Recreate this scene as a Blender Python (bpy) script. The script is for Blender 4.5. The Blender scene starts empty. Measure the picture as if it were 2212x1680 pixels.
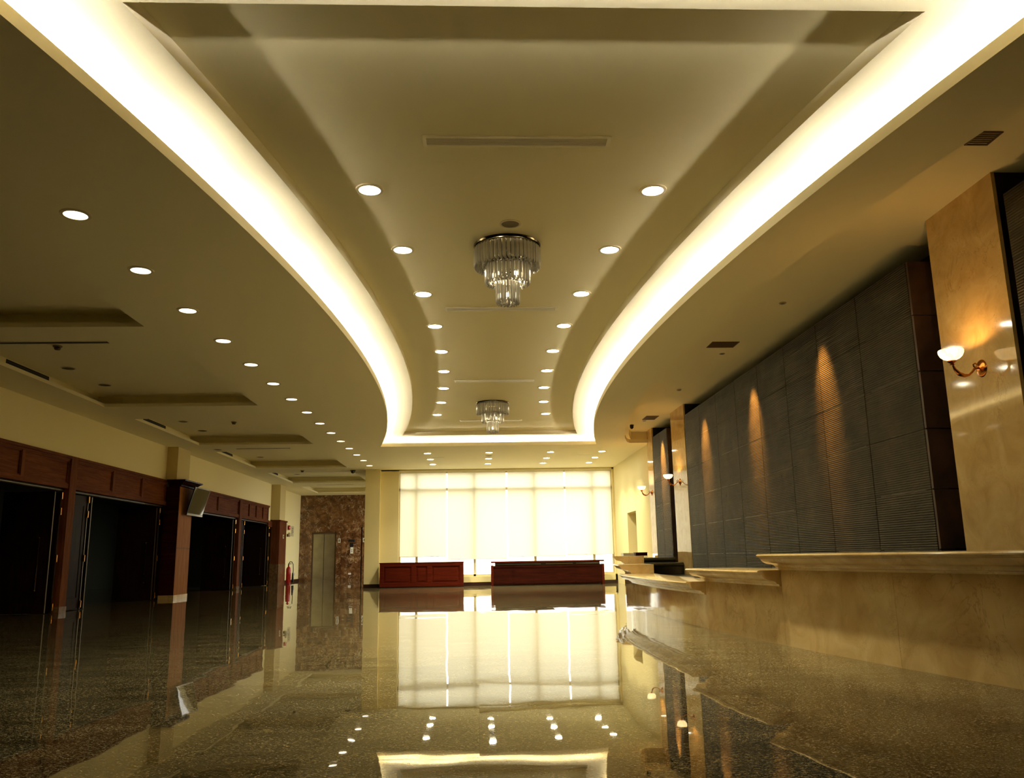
import bpy, bmesh, math, random
from mathutils import Vector, Matrix

scn = bpy.context.scene
COL = scn.collection
random.seed(4)
R = math.radians

# ------------------------------------------------------------------ camera
cam_d = bpy.data.cameras.new('camera')
cam = bpy.data.objects.new('camera', cam_d)
COL.objects.link(cam)
scn.camera = cam
cam_d.sensor_fit = 'HORIZONTAL'
cam_d.sensor_width = 36.0
cam_d.lens = 28.896
cam_d.clip_start = 0.05
cam_d.clip_end = 200
PITCH, YAW, ROLL = 0.20238, 0.0438815, -0.0170687
fw = Vector((math.sin(YAW) * math.cos(PITCH), math.cos(YAW) * math.cos(PITCH), math.sin(PITCH)))
rt = Vector((math.cos(YAW), -math.sin(YAW), 0.0))
up = rt.cross(fw)
r2 = rt * math.cos(ROLL) + up * math.sin(ROLL)
u2 = -rt * math.sin(ROLL) + up * math.cos(ROLL)
cam.matrix_world = Matrix(((r2.x, u2.x, -fw.x, 0.0), (r2.y, u2.y, -fw.y, 0.0), (r2.z, u2.z, -fw.z, 0.8), (0, 0, 0, 1)))

# ------------------------------------------------------------------ exposure, world
scn.view_settings.view_transform = 'Standard'
scn.view_settings.look = 'None'
scn.view_settings.gamma = 1.0
scn.view_settings.use_curve_mapping = False
scn.view_settings.exposure = 0.0
scn.cycles.use_denoising = True
scn.cycles.max_bounces = 14
scn.cycles.diffuse_bounces = 7
scn.cycles.glossy_bounces = 6
scn.cycles.transmission_bounces = 10
scn.cycles.transparent_max_bounces = 12
scn.cycles.sample_clamp_indirect = 8.0
scn.cycles.caustics_reflective = True
scn.cycles.caustics_refractive = False

SKY = 4.1            # overcast daylight outside the windows
TUBE = 152.0          # cove tubes
TUBE_COL = (1.0, 0.90, 0.68)
LAMP = 80.0          # face of a recessed downlight
DOWN_W = 225.0        # its beam
SCONCE_W = 8.5
WASH_W = 1150.0

w = bpy.data.worlds.new('daylight')
scn.world = w
w.use_nodes = True
bg = w.node_tree.nodes['Background']
bg.inputs[0].default_value = (1.0, 0.96, 0.82, 1)
bg.inputs[1].default_value = SKY

def portal(name, loc, rot, sx, sy):
    l = bpy.data.lights.new(name, 'AREA')
    l.shape = 'RECTANGLE'; l.size = sx; l.size_y = sy
    l.cycles.is_portal = True
    o = bpy.data.objects.new(name, l); COL.objects.link(o)
    o.location = loc; o.rotation_euler = rot
    return o
portal('window_daylight', (0.87, 25.9, 1.9), (R(-90), 0, 0), 6.9, 3.4)          # faces -Y
portal('corridor_daylight', (-3.1, 33.3, 1.75), (0, R(90), 0), 3.1, 3.3)
portal('corridor_daylight_near', (-3.1, 28.3, 1.75), (0, R(90), 0), 2.8, 2.9)         # faces -X

# ------------------------------------------------------------------ materials
def new_mat(name):
    m = bpy.data.materials.new(name); m.use_nodes = True
    nt = m.node_tree
    return m, nt, nt.nodes['Principled BSDF']

def pmat(name, col, rough=0.6, metal=0.0, spec=0.5, noise=0.0, nscale=8.0, bump=0.0, bscale=40.0, coat=0.0):
    m, nt, b = new_mat(name)
    b.inputs['Base Color'].default_value = (*col, 1)
    b.inputs['Roughness'].default_value = rough
    b.inputs['Metallic'].default_value = metal
    b.inputs['Specular IOR Level'].default_value = spec
    b.inputs['Coat Weight'].default_value = coat
    if noise or bump:
        tc = nt.nodes.new('ShaderNodeTexCoord')
        if noise:
            n = nt.nodes.new('ShaderNodeTexNoise'); n.inputs['Scale'].default_value = nscale; n.inputs['Detail'].default_value = 5
            nt.links.new(tc.outputs['Object'], n.inputs['Vector'])
            r = nt.nodes.new('ShaderNodeValToRGB')
            r.color_ramp.elements[0].position = 0.3; r.color_ramp.elements[1].position = 0.7
            r.color_ramp.elements[0].color = (*[c * (1 - noise) for c in col], 1)
            r.color_ramp.elements[1].color = (*[min(1, c * (1 + noise)) for c in col], 1)
            nt.links.new(n.outputs['Fac'], r.inputs['Fac']); nt.links.new(r.outputs['Color'], b.inputs['Base Color'])
        if bump:
            n2 = nt.nodes.new('ShaderNodeTexNoise'); n2.inputs['Scale'].default_value = bscale
            nt.links.new(tc.outputs['Object'], n2.inputs['Vector'])
            bp = nt.nodes.new('ShaderNodeBump'); bp.inputs['Strength'].default_value = bump; bp.inputs['Distance'].default_value = 0.01
            nt.links.new(n2.outputs['Fac'], bp.inputs['Height']); nt.links.new(bp.outputs['Normal'], b.inputs['Normal'])
    return m

def ramp(nt, fac, stops):
    r = nt.nodes.new('ShaderNodeValToRGB')
    el = r.color_ramp.elements
    el[0].position, el[0].color = stops[0][0], (*stops[0][1], 1)
    el[1].position, el[1].color = stops[-1][0], (*stops[-1][1], 1)
    for p, c in stops[1:-1]:
        e = el.new(p); e.color = (*c, 1)
    nt.links.new(fac, r.inputs['Fac'])
    return r.outputs['Color']

def mixc(nt, fac, a, b, mode='MIX'):
    n = nt.nodes.new('ShaderNodeMix'); n.data_type = 'RGBA'; n.blend_type = mode
    for s, v in ((0, fac), (6, a), (7, b)):
        if isinstance(v, (int, float)): n.inputs[s].default_value = v
        elif isinstance(v, tuple): n.inputs[s].default_value = (*v, 1)
        else: nt.links.new(v, n.inputs[s])
    return n.outputs[2]

def coords(nt, scale=(1, 1, 1), rot=(0, 0, 0)):
    tc = nt.nodes.new('ShaderNodeTexCoord')
    mp = nt.nodes.new('ShaderNodeMapping')
    mp.inputs['Scale'].default_value = scale
    mp.inputs['Rotation'].default_value = rot
    nt.links.new(tc.outputs['Object'], mp.inputs['Vector'])
    return mp.outputs['Vector']

def noise(nt, vec, scale, detail=4, rough=0.55, dist=0.0):
    n = nt.nodes.new('ShaderNodeTexNoise')
    n.inputs['Scale'].default_value = scale; n.inputs['Detail'].default_value = detail
    n.inputs['Roughness'].default_value = rough; n.inputs['Distortion'].default_value = dist
    nt.links.new(vec, n.inputs['Vector'])
    return n.outputs['Fac']

def emis(name, col, s):
    m = bpy.data.materials.new(name); m.use_nodes = True
    nt = m.node_tree; nt.nodes.clear()
    e = nt.nodes.new('ShaderNodeEmission'); e.inputs[0].default_value = (*col, 1); e.inputs[1].default_value = s
    o = nt.nodes.new('ShaderNodeOutputMaterial'); nt.links.new(e.outputs[0], o.inputs[0])
    return m

def make_granite_floor():
    m, nt, b = new_mat('polished_granite')
    v = coords(nt)
    vs = coords(nt, (1.0, 2.2, 1.0), (0, 0, R(52)))
    a1 = noise(nt, vs, 40, 4, 0.7, 0.0); a2 = noise(nt, coords(nt, (1.0, 1.7, 1.0), (0, 0, R(47))), 105, 3, 0.7, 0.0)
    am = nt.nodes.new('ShaderNodeMix'); am.inputs[0].default_value = 0.5; nt.links.new(a1, am.inputs[2]); nt.links.new(a2, am.inputs[3]); a = am.outputs[0]
    c1 = ramp(nt, a, [(0.42, (0.008, 0.006, 0.003)), (0.49, (0.068, 0.055, 0.028)), (0.54, (0.265, 0.222, 0.128)), (0.60, (0.82, 0.73, 0.50))])
    big = noise(nt, vs, 2.2, 6, 0.7, 0.8)
    c2 = mixc(nt, 1.0, c1, ramp(nt, big, [(0.32, (0.42, 0.39, 0.34)), (0.5, (0.85, 0.82, 0.75)), (0.7, (1.3, 1.22, 1.08))]), 'MULTIPLY')
    # fine joints of the slabs
    bt = nt.nodes.new('ShaderNodeTexBrick')
    bt.offset = 0.0
    bt.inputs['Scale'].default_value = 1.0
    bt.inputs['Mortar Size'].default_value = 0.0022
    bt.inputs['Mortar Smooth'].default_value = 0.0
    bt.inputs['Brick Width'].default_value = 1.2
    bt.inputs['Row Height'].default_value = 1.2
    bt.inputs['Color1'].default_value = (1, 1, 1, 1); bt.inputs['Color2'].default_value = (0.93, 0.93, 0.93, 1)
    bt.inputs['Mortar'].default_value = (0.55, 0.55, 0.5, 1)
    nt.links.new(v, bt.inputs['Vector'])
    c3 = mixc(nt, 1.0, c2, bt.outputs['Color'], 'MULTIPLY')
    nt.links.new(c3, b.inputs['Base Color'])
    b.inputs['Roughness'].default_value = 0.018
    b.inputs['IOR'].default_value = 1.54
    # every slab lies a hair out of level, and its polish is slightly wavy
    sn = nt.nodes.new('ShaderNodeVectorMath'); sn.operation = 'SNAP'; sn.inputs[1].default_value = (1.2, 1.2, 1.0)
    nt.links.new(v, sn.inputs[0])
    wn_ = nt.nodes.new('ShaderNodeTexWhiteNoise'); wn_.noise_dimensions = '3D'; nt.links.new(sn.outputs[0], wn_.inputs['Vector'])
    sb = nt.nodes.new('ShaderNodeVectorMath'); sb.operation = 'SUBTRACT'; sb.inputs[1].default_value = (0.5, 0.5, 0.5)
    nt.links.new(wn_.outputs['Color'], sb.inputs[0])
    ml = nt.nodes.new('ShaderNodeVectorMath'); ml.operation = 'MULTIPLY'; ml.inputs[1].default_value = (0.0035, 0.0045, 0.0)
    nt.links.new(sb.outputs[0], ml.inputs[0])
    ad = nt.nodes.new('ShaderNodeVectorMath'); ad.operation = 'ADD'; ad.inputs[1].default_value = (0, 0, 1)
    nt.links.new(ml.outputs[0], ad.inputs[0])
    nm = nt.nodes.new('ShaderNodeVectorMath'); nm.operation = 'NORMALIZE'; nt.links.new(ad.outputs[0], nm.inputs[0])
    wv = noise(nt, coords(nt, (1.0, 0.7, 1.0)), 1.5, 2, 0.4)
    bp = nt.nodes.new('ShaderNodeBump'); bp.inputs['Strength'].default_value = 1.0; bp.inputs['Distance'].default_value = 0.0022
    nt.links.new(wv, bp.inputs['Height']); nt.links.new(nm.outputs[0], bp.inputs['Normal']); nt.links.new(bp.outputs['Normal'], b.inputs['Normal'])
    return m

def make_beige_marble(name='beige_marble', rough=0.06):
    m, nt, b = new_mat(name)
    v = coords(nt)
    base = noise(nt, v, 3.2, 6, 0.6, 0.8)
    c = ramp(nt, base, [(0.3, (0.58, 0.39, 0.155)), (0.52, (0.72, 0.52, 0.235)), (0.75, (0.82, 0.64, 0.32))])
    for sc, wd, tone in ((1.9, 0.014, (0.34, 0.17, 0.07)), (4.3, 0.012, (0.42, 0.24, 0.11))):
        n = noise(nt, v, sc, 5, 0.62, 1.4)
        s = nt.nodes.new('ShaderNodeMath'); s.operation = 'SUBTRACT'; s.inputs[1].default_value = 0.5; nt.links.new(n, s.inputs[0])
        ab = nt.nodes.new('ShaderNodeMath'); ab.operation = 'ABSOLUTE'; nt.links.new(s.outputs[0], ab.inputs[0])
        f = ramp(nt, ab.outputs[0], [(0.0, (0.6, 0.6, 0.6)), (wd, (0, 0, 0))])
        msk = ramp(nt, noise(nt, v, 1.1 * sc / 1.9, 2), [(0.5, (0, 0, 0)), (0.62, (0.75, 0.75, 0.75))])
        ff = mixc(nt, 1.0, f, msk, 'MULTIPLY')
        c = mixc(nt, ff, c, tone)
    nt.links.new(c, b.inputs['Base Color'])
    b.inputs['Roughness'].default_value = rough
    b.inputs['IOR'].default_value = 1.55
    return m

def make_brown_marble():
    m, nt, b = new_mat('brown_marble')
    v = coords(nt)
    base = noise(nt, v, 3.4, 8, 0.68, 1.2)
    c = ramp(nt, base, [(0.3, (0.035, 0.014, 0.006)), (0.5, (0.135, 0.060, 0.022)), (0.62, (0.24, 0.125, 0.05)), (0.78, (0.52, 0.36, 0.18))])
    n = noise(nt, v, 2.6, 5, 0.65, 2.2)
    s = nt.nodes.new('ShaderNodeMath'); s.operation = 'SUBTRACT'; s.inputs[1].default_value = 0.5; nt.links.new(n, s.inputs[0])
    ab = nt.nodes.new('ShaderNodeMath'); ab.operation = 'ABSOLUTE'; nt.links.new(s.outputs[0], ab.inputs[0])
    f = ramp(nt, ab.outputs[0], [(0.0, (0.9, 0.9, 0.9)), (0.02, (0, 0, 0))])
    msk = ramp(nt, noise(nt, v, 3.7, 2), [(0.48, (0, 0, 0)), (0.60, (0.9, 0.9, 0.9))])
    c = mixc(nt, mixc(nt, 1.0, f, msk, 'MULTIPLY'), c, (0.72, 0.6, 0.4))
    nt.links.new(c, b.inputs['Base Color'])
    b.inputs['Roughness'].default_value = 0.12
    return m

def make_wood(name, dark, light, axis='Z', rough=0.55):
    m, nt, b = new_mat(name)
    sc = {'Z': (9, 9, 0.7), 'Y': (9, 0.7, 9), 'X': (0.7, 9, 9)}[axis]
    v = coords(nt, sc)
    n = noise(nt, v, 2.4, 6, 0.6, 0.7)
    c = ramp(nt, n, [(0.28, dark), (0.55, tuple((a + c2) / 2 for a, c2 in zip(dark, light))), (0.75, light)])
    nt.links.new(c, b.inputs['Base Color'])
    b.inputs['Roughness'].default_value = rough
    b.inputs['Specular IOR Level'].default_value = 0.02
    return m

def make_slate():
    m, nt, b = new_mat('ridged_slate')
    v = coords(nt)
    n = noise(nt, v, 2.3, 7, 0.65, 0.4)
    c = ramp(nt, n, [(0.3, (0.026, 0.021, 0.011)), (0.55, (0.050, 0.041, 0.022)), (0.75, (0.080, 0.065, 0.035))])
    sp = ramp(nt, noise(nt, v, 5.0, 3, 0.5, 0.5), [(0.27, (0.45, 0.45, 0.45)), (0.34, (1, 1, 1))])
    c = mixc(nt, 1.0, c, sp, 'MULTIPLY')
    nt.links.new(c, b.inputs['Base Color'])
    b.inputs['Roughness'].default_value = 0.5
    b.inputs['Specular IOR Level'].default_value = 0.14
    wv = nt.nodes.new('ShaderNodeTexWave'); wv.wave_type = 'BANDS'; wv.bands_direction = 'Z'
    wv.inputs['Scale'].default_value = 14.0; wv.inputs['Distortion'].default_value = 0.6; wv.inputs['Detail'].default_value = 1
    nt.links.new(v, wv.inputs['Vector'])
    bp = nt.nodes.new('ShaderNodeBump'); bp.inputs['Strength'].default_value = 0.8; bp.inputs['Distance'].default_value = 0.006
    nt.links.new(wv.outputs['Fac'], bp.inputs['Height']); nt.links.new(bp.outputs['Normal'], b.inputs['Normal'])
    return m

def make_blind():
    m = bpy.data.materials.new('blind_fabric'); m.use_nodes = True
    nt = m.node_tree; nt.nodes.clear()
    d = nt.nodes.new('ShaderNodeBsdfDiffuse'); d.inputs[0].default_value = (0.85, 0.80, 0.60, 1)
    t = nt.nodes.new('ShaderNodeBsdfTranslucent'); t.inputs[0].default_value = (0.96, 0.93, 0.80, 1)
    mx = nt.nodes.new('ShaderNodeMixShader'); mx.inputs[0].default_value = 0.62
    nt.links.new(d.outputs[0], mx.inputs[1]); nt.links.new(t.outputs[0], mx.inputs[2])
    o = nt.nodes.new('ShaderNodeOutputMaterial'); nt.links.new(mx.outputs[0], o.inputs[0])
    return m

def make_pane():
    m = bpy.data.materials.new('window_glass'); m.use_nodes = True
    nt = m.node_tree; nt.nodes.clear()
    t = nt.nodes.new('ShaderNodeBsdfTransparent'); t.inputs[0].default_value = (0.97, 0.98, 0.95, 1)
    g = nt.nodes.new('ShaderNodeBsdfGlossy'); g.inputs['Roughness'].default_value = 0.02
    mx = nt.nodes.new('ShaderNodeMixShader'); mx.inputs[0].default_value = 0.07
    nt.links.new(t.outputs[0], mx.inputs[1]); nt.links.new(g.outputs[0], mx.inputs[2])
    o = nt.nodes.new('ShaderNodeOutputMaterial'); nt.links.new(mx.outputs[0], o.inputs[0])
    return m

def make_crystal():
    m, nt, b = new_mat('crystal')
    b.inputs['Base Color'].default_value = (0.96, 0.93, 0.84, 1)
    b.inputs['Roughness'].default_value = 0.10
    b.inputs['IOR'].default_value = 1.5
    b.inputs['Transmission Weight'].default_value = 0.55
    return m

def make_alabaster():
    m, nt, b = new_mat('lit_alabaster')
    v = coords(nt)
    n = noise(nt, v, 16, 4, 0.6, 1.5)
    c = ramp(nt, n, [(0.3, (1.0, 0.60, 0.20)), (0.6, (1.0, 0.80, 0.42))])
    nt.links.new(c, b.inputs['Emission Color'])
    b.inputs['Emission Strength'].default_value = 2.8
    b.inputs['Base Color'].default_value = (0.8, 0.6, 0.35, 1)
    b.inputs['Roughness'].default_value = 0.35
    return m

M = dict(
    floor=make_granite_floor(),
    ceil=pmat('ceiling_paint', (0.85, 0.785, 0.52), 0.85, spec=0.15, bump=0.03, bscale=5),
    cove=pmat('cove_paint', (0.92, 0.86, 0.68), 0.8, spec=0.15),
    cream=pmat('cream_paint', (0.88, 0.78, 0.44), 0.75, spec=0.2),
    tan=pmat('tan_paint', (0.66, 0.54, 0.26), 0.75, spec=0.2),
    niche=pmat('brown_niche_paint', (0.40, 0.32, 0.17), 0.8, spec=0.1),
    marble=make_beige_marble(),
    cap=make_beige_marble('cap_marble', 0.13),
    brown=make_brown_marble(),
    brownplain=pmat('brown_stone_base', (0.16, 0.085, 0.035), 0.2, noise=0.4, nscale=12),
    slate=make_slate(),
    slateedge=pmat('slate_side_stone', (0.060, 0.030, 0.017), 0.5, noise=0.4, nscale=5),
    joint=pmat('panel_joint_grout', (0.030, 0.026, 0.018), 0.8),
    scale=pmat('limescale_joint', (0.33, 0.30, 0.21), 0.6, noise=0.7, nscale=3),
    nosing=pmat('dark_green_stone', (0.045, 0.042, 0.026), 0.35, noise=0.3, nscale=20),
    black=pmat('black_granite', (0.012, 0.010, 0.007), 0.25, noise=0.3, nscale=30),
    wood=make_wood('red_brown_wood', (0.075, 0.020, 0.007), (0.19, 0.060, 0.020), 'Y'),
    woodv=make_wood('upright_red_brown_wood', (0.085, 0.024, 0.008), (0.20, 0.066, 0.022), 'Z'),
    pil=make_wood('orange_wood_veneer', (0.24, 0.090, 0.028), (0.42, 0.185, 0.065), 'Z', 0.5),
    cherry=make_wood('dark_cherry_wood', (0.045, 0.006, 0.003), (0.105, 0.014, 0.006), 'X', 0.3),
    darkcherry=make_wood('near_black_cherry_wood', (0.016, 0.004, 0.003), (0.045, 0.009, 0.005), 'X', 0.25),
    leaf=make_wood('dark_door_wood', (0.010, 0.005, 0.003), (0.024, 0.011, 0.006), 'Z', 0.35),
    edge=pmat('leaf_edge_metal', (0.11, 0.09, 0.055), 0.4, 0.7),
    brass=pmat('brass', (0.78, 0.42, 0.13), 0.22, 1.0),
    bronze=pmat('red_bronze', (0.62, 0.24, 0.07), 0.2, 1.0),
    steel=pmat('brushed_steel', (0.40, 0.37, 0.27), 0.30, 0.9, noise=0.1, nscale=3),
    chrome=pmat('dark_chrome', (0.16, 0.14, 0.11), 0.12, 1.0),
    white=pmat('white_plastic', (0.82, 0.80, 0.70), 0.4),
    trimw=pmat('lamp_trim', (0.70, 0.62, 0.40), 0.4),
    vent=pmat('vent_frame_paint', (0.86, 0.80, 0.60), 0.2, spec=0.9),
    slat=pmat('vent_slat_paint', (0.52, 0.46, 0.28), 0.35),
    dark=pmat('dark_void', (0.012, 0.010, 0.007), 0.8),
    ventdark=pmat('brown_vent', (0.10, 0.06, 0.028), 0.6),
    disc=pmat('brown_grille', (0.16, 0.13, 0.065), 0.7),
    red=pmat('red_enamel', (0.55, 0.015, 0.012), 0.25, coat=0.4),
    rubber=pmat('black_rubber', (0.012, 0.012, 0.011), 0.45),
    screen=pmat('black_glass', (0.020, 0.020, 0.018), 0.03, spec=1.0),
    bezel=pmat('black_plastic', (0.015, 0.015, 0.015), 0.3),
    base=pmat('dark_brown_skirting', (0.035, 0.010, 0.006), 0.35),
    sign=pmat('cream_sign', (0.62, 0.56, 0.36), 0.5),
    signd=pmat('sign_print', (0.12, 0.09, 0.05), 0.6),
    rail=pmat('blind_rail', (0.85, 0.80, 0.62), 0.4),
    mull=pmat('window_frame_paint', (0.62, 0.55, 0.36), 0.5),
    blind=make_blind(), pane=make_pane(), crystal=make_crystal(), alab=make_alabaster(),
    tube=emis('cove_tube_glow', TUBE_COL, TUBE),
    lamp=emis('downlight_glow', (1.0, 0.93, 0.66), LAMP),
    lamp_far=emis('bright_downlight_glow', (1.0, 0.94, 0.68), LAMP * 1.3),
    lamp_dim=emis('dim_downlight_glow', (1.0, 0.86, 0.60), 9.0),
    bulb=emis('chandelier_bulb_glow', (1.0, 0.84, 0.52), 75.0),
    dwall=pmat('dining_room_dark', (0.030, 0.032, 0.020), 0.8),  # near-black colour stands in for the darkness of the unlit room
    chairw=make_wood('chair_wood', (0.05, 0.012, 0.006), (0.11, 0.028, 0.012), 'Z', 0.3),
    hedge=pmat('hedge_leaves', (0.22, 0.26, 0.12), 0.9, noise=0.5, nscale=3),
    paving=pmat('pale_paving', (0.62, 0.58, 0.48), 0.8),
)

# ------------------------------------------------------------------ builders
class MB:
    def __init__(self): self.v = []; self.f = []
    def box(self, x0, x1, y0, y1, z0, z1):
        n = len(self.v)
        self.v += [(x, y, z) for z in (z0, z1) for y in (y0, y1) for x in (x0, x1)]
        self.f += [tuple(n + i for i in q) for q in ((0, 2, 3, 1), (4, 5, 7, 6), (0, 1, 5, 4), (2, 6, 7, 3), (0, 4, 6, 2), (1, 3, 7, 5))]
        return self
    def quad(self, a, b, c, d):
        n = len(self.v); self.v += [a, b, c, d]; self.f.append((n, n + 1, n + 2, n + 3)); return self
    def poly(self, pts):
        n = len(self.v); self.v += list(pts); self.f.append(tuple(range(n, n + len(pts)))); return self
    def lathe(self, prof, c=(0, 0, 0), n=24, axis='Z', cap=False):
        s = len(self.v)
        for r, h in prof:
            for i in range(n):
                a = 2 * math.pi * i / n
                p = (r * math.cos(a), r * math.sin(a), h)
                if axis == 'X': p = (p[2], p[0], p[1])
                elif axis == 'Y': p = (p[0], p[2], p[1])
                self.v.append((p[0] + c[0], p[1] + c[1], p[2] + c[2]))
        for k in range(len(prof) - 1):
            for i in range(n):
                j = (i + 1) % n
                self.f.append((s + k * n + i, s + k * n + j, s + (k + 1) * n + j, s + (k + 1) * n + i))
        if cap:
            self.f.append(tuple(s + i for i in reversed(range(n))))
            self.f.append(tuple(s + (len(prof) - 1) * n + i for i in range(n)))
        return self
    def tube(self, path, rad, n=10):
        s = len(self.v); P = [Vector(p) for p in path]; L = len(P)
        rads = rad if isinstance(rad, (list, tuple)) else [rad] * L
        prev = None
        for k in range(L):
            t = (P[min(k + 1, L - 1)] - P[max(k - 1, 0)]).normalized()
            if prev is None:
                a = Vector((0, 0, 1)) if abs(t.z) < 0.9 else Vector((1, 0, 0))
                nrm = (a - t * a.dot(t)).normalized()
            else:
                nrm = (prev - t * prev.dot(t)).normalized()
            prev = nrm; bn = t.cross(nrm)
            for i in range(n):
                an = 2 * math.pi * i / n
                self.v.append(tuple(P[k] + (nrm * math.cos(an) + bn * math.sin(an)) * rads[k]))
        for k in range(L - 1):
            for i in range(n):
                j = (i + 1) % n
                self.f.append((s + k * n + i, s + k * n + j, s + (k + 1) * n + j, s + (k + 1) * n + i))
        self.f.append(tuple(s + i for i in reversed(range(n))))
        self.f.append(tuple(s + (L - 1) * n + i for i in range(n)))
        return self
    def sweep(self, rows, closed_profile=True, caps=True):
        """rows: list of equal-length point lists"""
        s = len(self.v); n = len(rows[0])
        for r in rows: self.v += list(r)
        for k in range(len(rows) - 1):
            for i in range(n if closed_profile else n - 1):
                j = (i + 1) % n
                self.f.append((s + k * n + i, s + (k + 1) * n + i, s + (k + 1) * n + j, s + k * n + j))
        if caps and closed_profile:
            self.f.append(tuple(s + i for i in range(n)))
            self.f.append(tuple(s + (len(rows) - 1) * n + i for i in reversed(range(n))))
        return self
    def build(self, name, mat, parent=None, smooth=False, bevel=0.0, label=None, fix=True):
        me = bpy.data.meshes.new(name)
        me.from_pydata(self.v, [], self.f)
        if fix:
            bm = bmesh.new(); bm.from_mesh(me); bmesh.ops.recalc_face_normals(bm, faces=bm.faces); bm.to_mesh(me); bm.free()
        me.materials.append(mat)
        o = bpy.data.objects.new(name, me); COL.objects.link(o)
        if smooth:
            for p in me.polygons: p.use_smooth = True
            try: me.set_sharp_from_angle(angle=R(35))
            except Exception: pass
        if bevel:
            b = o.modifiers.new('bevel', 'BEVEL'); b.width = bevel; b.segments = 2; b.limit_method = 'ANGLE'
        if parent is not None: o.parent = parent
        if label: o['label'] = label
        return o

def tag(o, label, cat, group=None, kind=None):
    o['label'] = label; o['category'] = cat
    if group: o['group'] = group
    if kind: o['kind'] = kind
    return o

def thing(name, label, cat, loc=(0, 0, 0), rz=0.0, group=None):
    o = bpy.data.objects.new(name, None); COL.objects.link(o)
    o.empty_display_size = 0.1
    o.location = loc; o.rotation_euler = (0, 0, rz)
    return tag(o, label, cat, group)

def struct(o, label, cat):
    return tag(o, label, cat, None, 'structure')

def dup(root, loc, label, rz=None):
    def rec(o, parent):
        c = o.copy(); COL.objects.link(c)
        if parent is not None: c.parent = parent
        for ch in o.children: rec(ch, c)
        return c
    r = rec(root, None)
    r.location = loc; r['label'] = label
    if rz is not None: r.rotation_euler = (0, 0, rz)
    return r

def filled(loops, z, name, mat):
    """flat sheet at height z: first loop is the outline, the rest are holes"""
    bm = bmesh.new(); edges = []
    for lp in loops:
        vs = [bm.verts.new((x, y, z)) for x, y in lp]
        for i in range(len(vs)): edges.append(bm.edges.new((vs[i], vs[(i + 1) % len(vs)])))
    bmesh.ops.triangle_fill(bm, use_beauty=True, use_dissolve=False, edges=edges)
    for f in bm.faces:
        if f.normal.z > 0: f.normal_flip()
    me = bpy.data.meshes.new(name); bm.to_mesh(me); bm.free()
    me.materials.append(mat)
    o = bpy.data.objects.new(name, me); COL.objects.link(o)
    return o

def ring_wall(mb, loop, za, zb, closed=True):
    n = len(loop)
    for i in range(n if closed else n - 1):
        (x0, y0), (x1, y1) = loop[i], loop[(i + 1) % n]
        mb.quad((x0, y0, za), (x1, y1, za), (x1, y1, zb), (x0, y0, zb))
    return mb

def arc(x0, sgn, rad, yc, y0, y1, n=48):
    out = []
    for i in range(n + 1):
        y = y0 + (y1 - y0) * i / n
        out.append((x0 + sgn * (rad - math.sqrt(rad * rad - (y - yc) ** 2)), y))
    return out

ORD = ['first', 'second', 'third', 'fourth', 'fifth', 'sixth', 'seventh', 'eighth', 'ninth', 'tenth', 'eleventh', 'twelfth', 'thirteenth', 'fourteenth', 'fifteenth']

# ------------------------------------------------------------------ levels
Z1, Z2, Z3, Z4 = 3.5, 3.70, 3.80, 3.80
CX = 0.31
XL = -7.3            # left wall
YW = 25.35           # window wall
YE = 35.0            # elevator wall
XR = 4.70            # back of the right-hand recesses
XP = 4.18            # faces of the marble piers

# ------------------------------------------------------------------ floor
fl = MB().quad((-14, -5.2, 0), (5.2, -5.2, 0), (5.2, 36, 0), (-14, 36, 0)).build('floor', M['floor'])
struct(fl, 'polished speckled granite floor mirroring the window', 'floor')

# ------------------------------------------------------------------ ceilings
outL = arc(-1.55, -1, 41.4, 11.9, 3.46, 20.02)
outR = arc(2.14, 1, 41.4, 11.9, 3.46, 20.02)
cove_out = outL + outR[::-1]
inL = arc(-1.07, -1, 41.4, 11.9, 3.91, 19.57)
inR = arc(1.70, 1, 41.4, 11.9, 3.91, 19.57)
cove_in = inL + inR[::-1]
TB = 0.36
backL = arc(-1.55 - TB, -1, 41.4, 11.9, 3.46 - TB, 20.02 + TB)
backR = arc(2.14 + TB, 1, 41.4, 11.9, 3.46 - TB, 20.02 + TB)
cove_back = backL + backR[::-1]
fas = arc(2.79, 1, 40.9, 11.6, -0.4, 18.9)
fas_loop = fas + [(3.62, 19.60), (3.72, 19.81), (4.18, 19.81)]

cof = [(0.7, 4.35), (5.7, 9.37), (10.7, 14.40), (15.7, 19.38), (20.62, 24.42), (25.75, 29.32), (30.75, 33.95)]
CXa, CXb = -6.50, -3.85
outline = [(-7.5, -5.1)] + [(4.75, -5.1), (4.75, -0.4)] + fas_loop + [(4.6, 19.81), (4.6, 25.6), (-3.2, 25.6), (-3.2, 35.3), (-7.7, 35.3)]
holes = [cove_out] + [[(CXa, a), (CXb, a), (CXb, b), (CXa, b)] for a, b in cof]
c1 = filled([outline] + holes, Z1, 'ceiling', M['ceil'])
struct(c1, 'flat lower ceiling around the glowing curved cove', 'ceiling')

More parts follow.
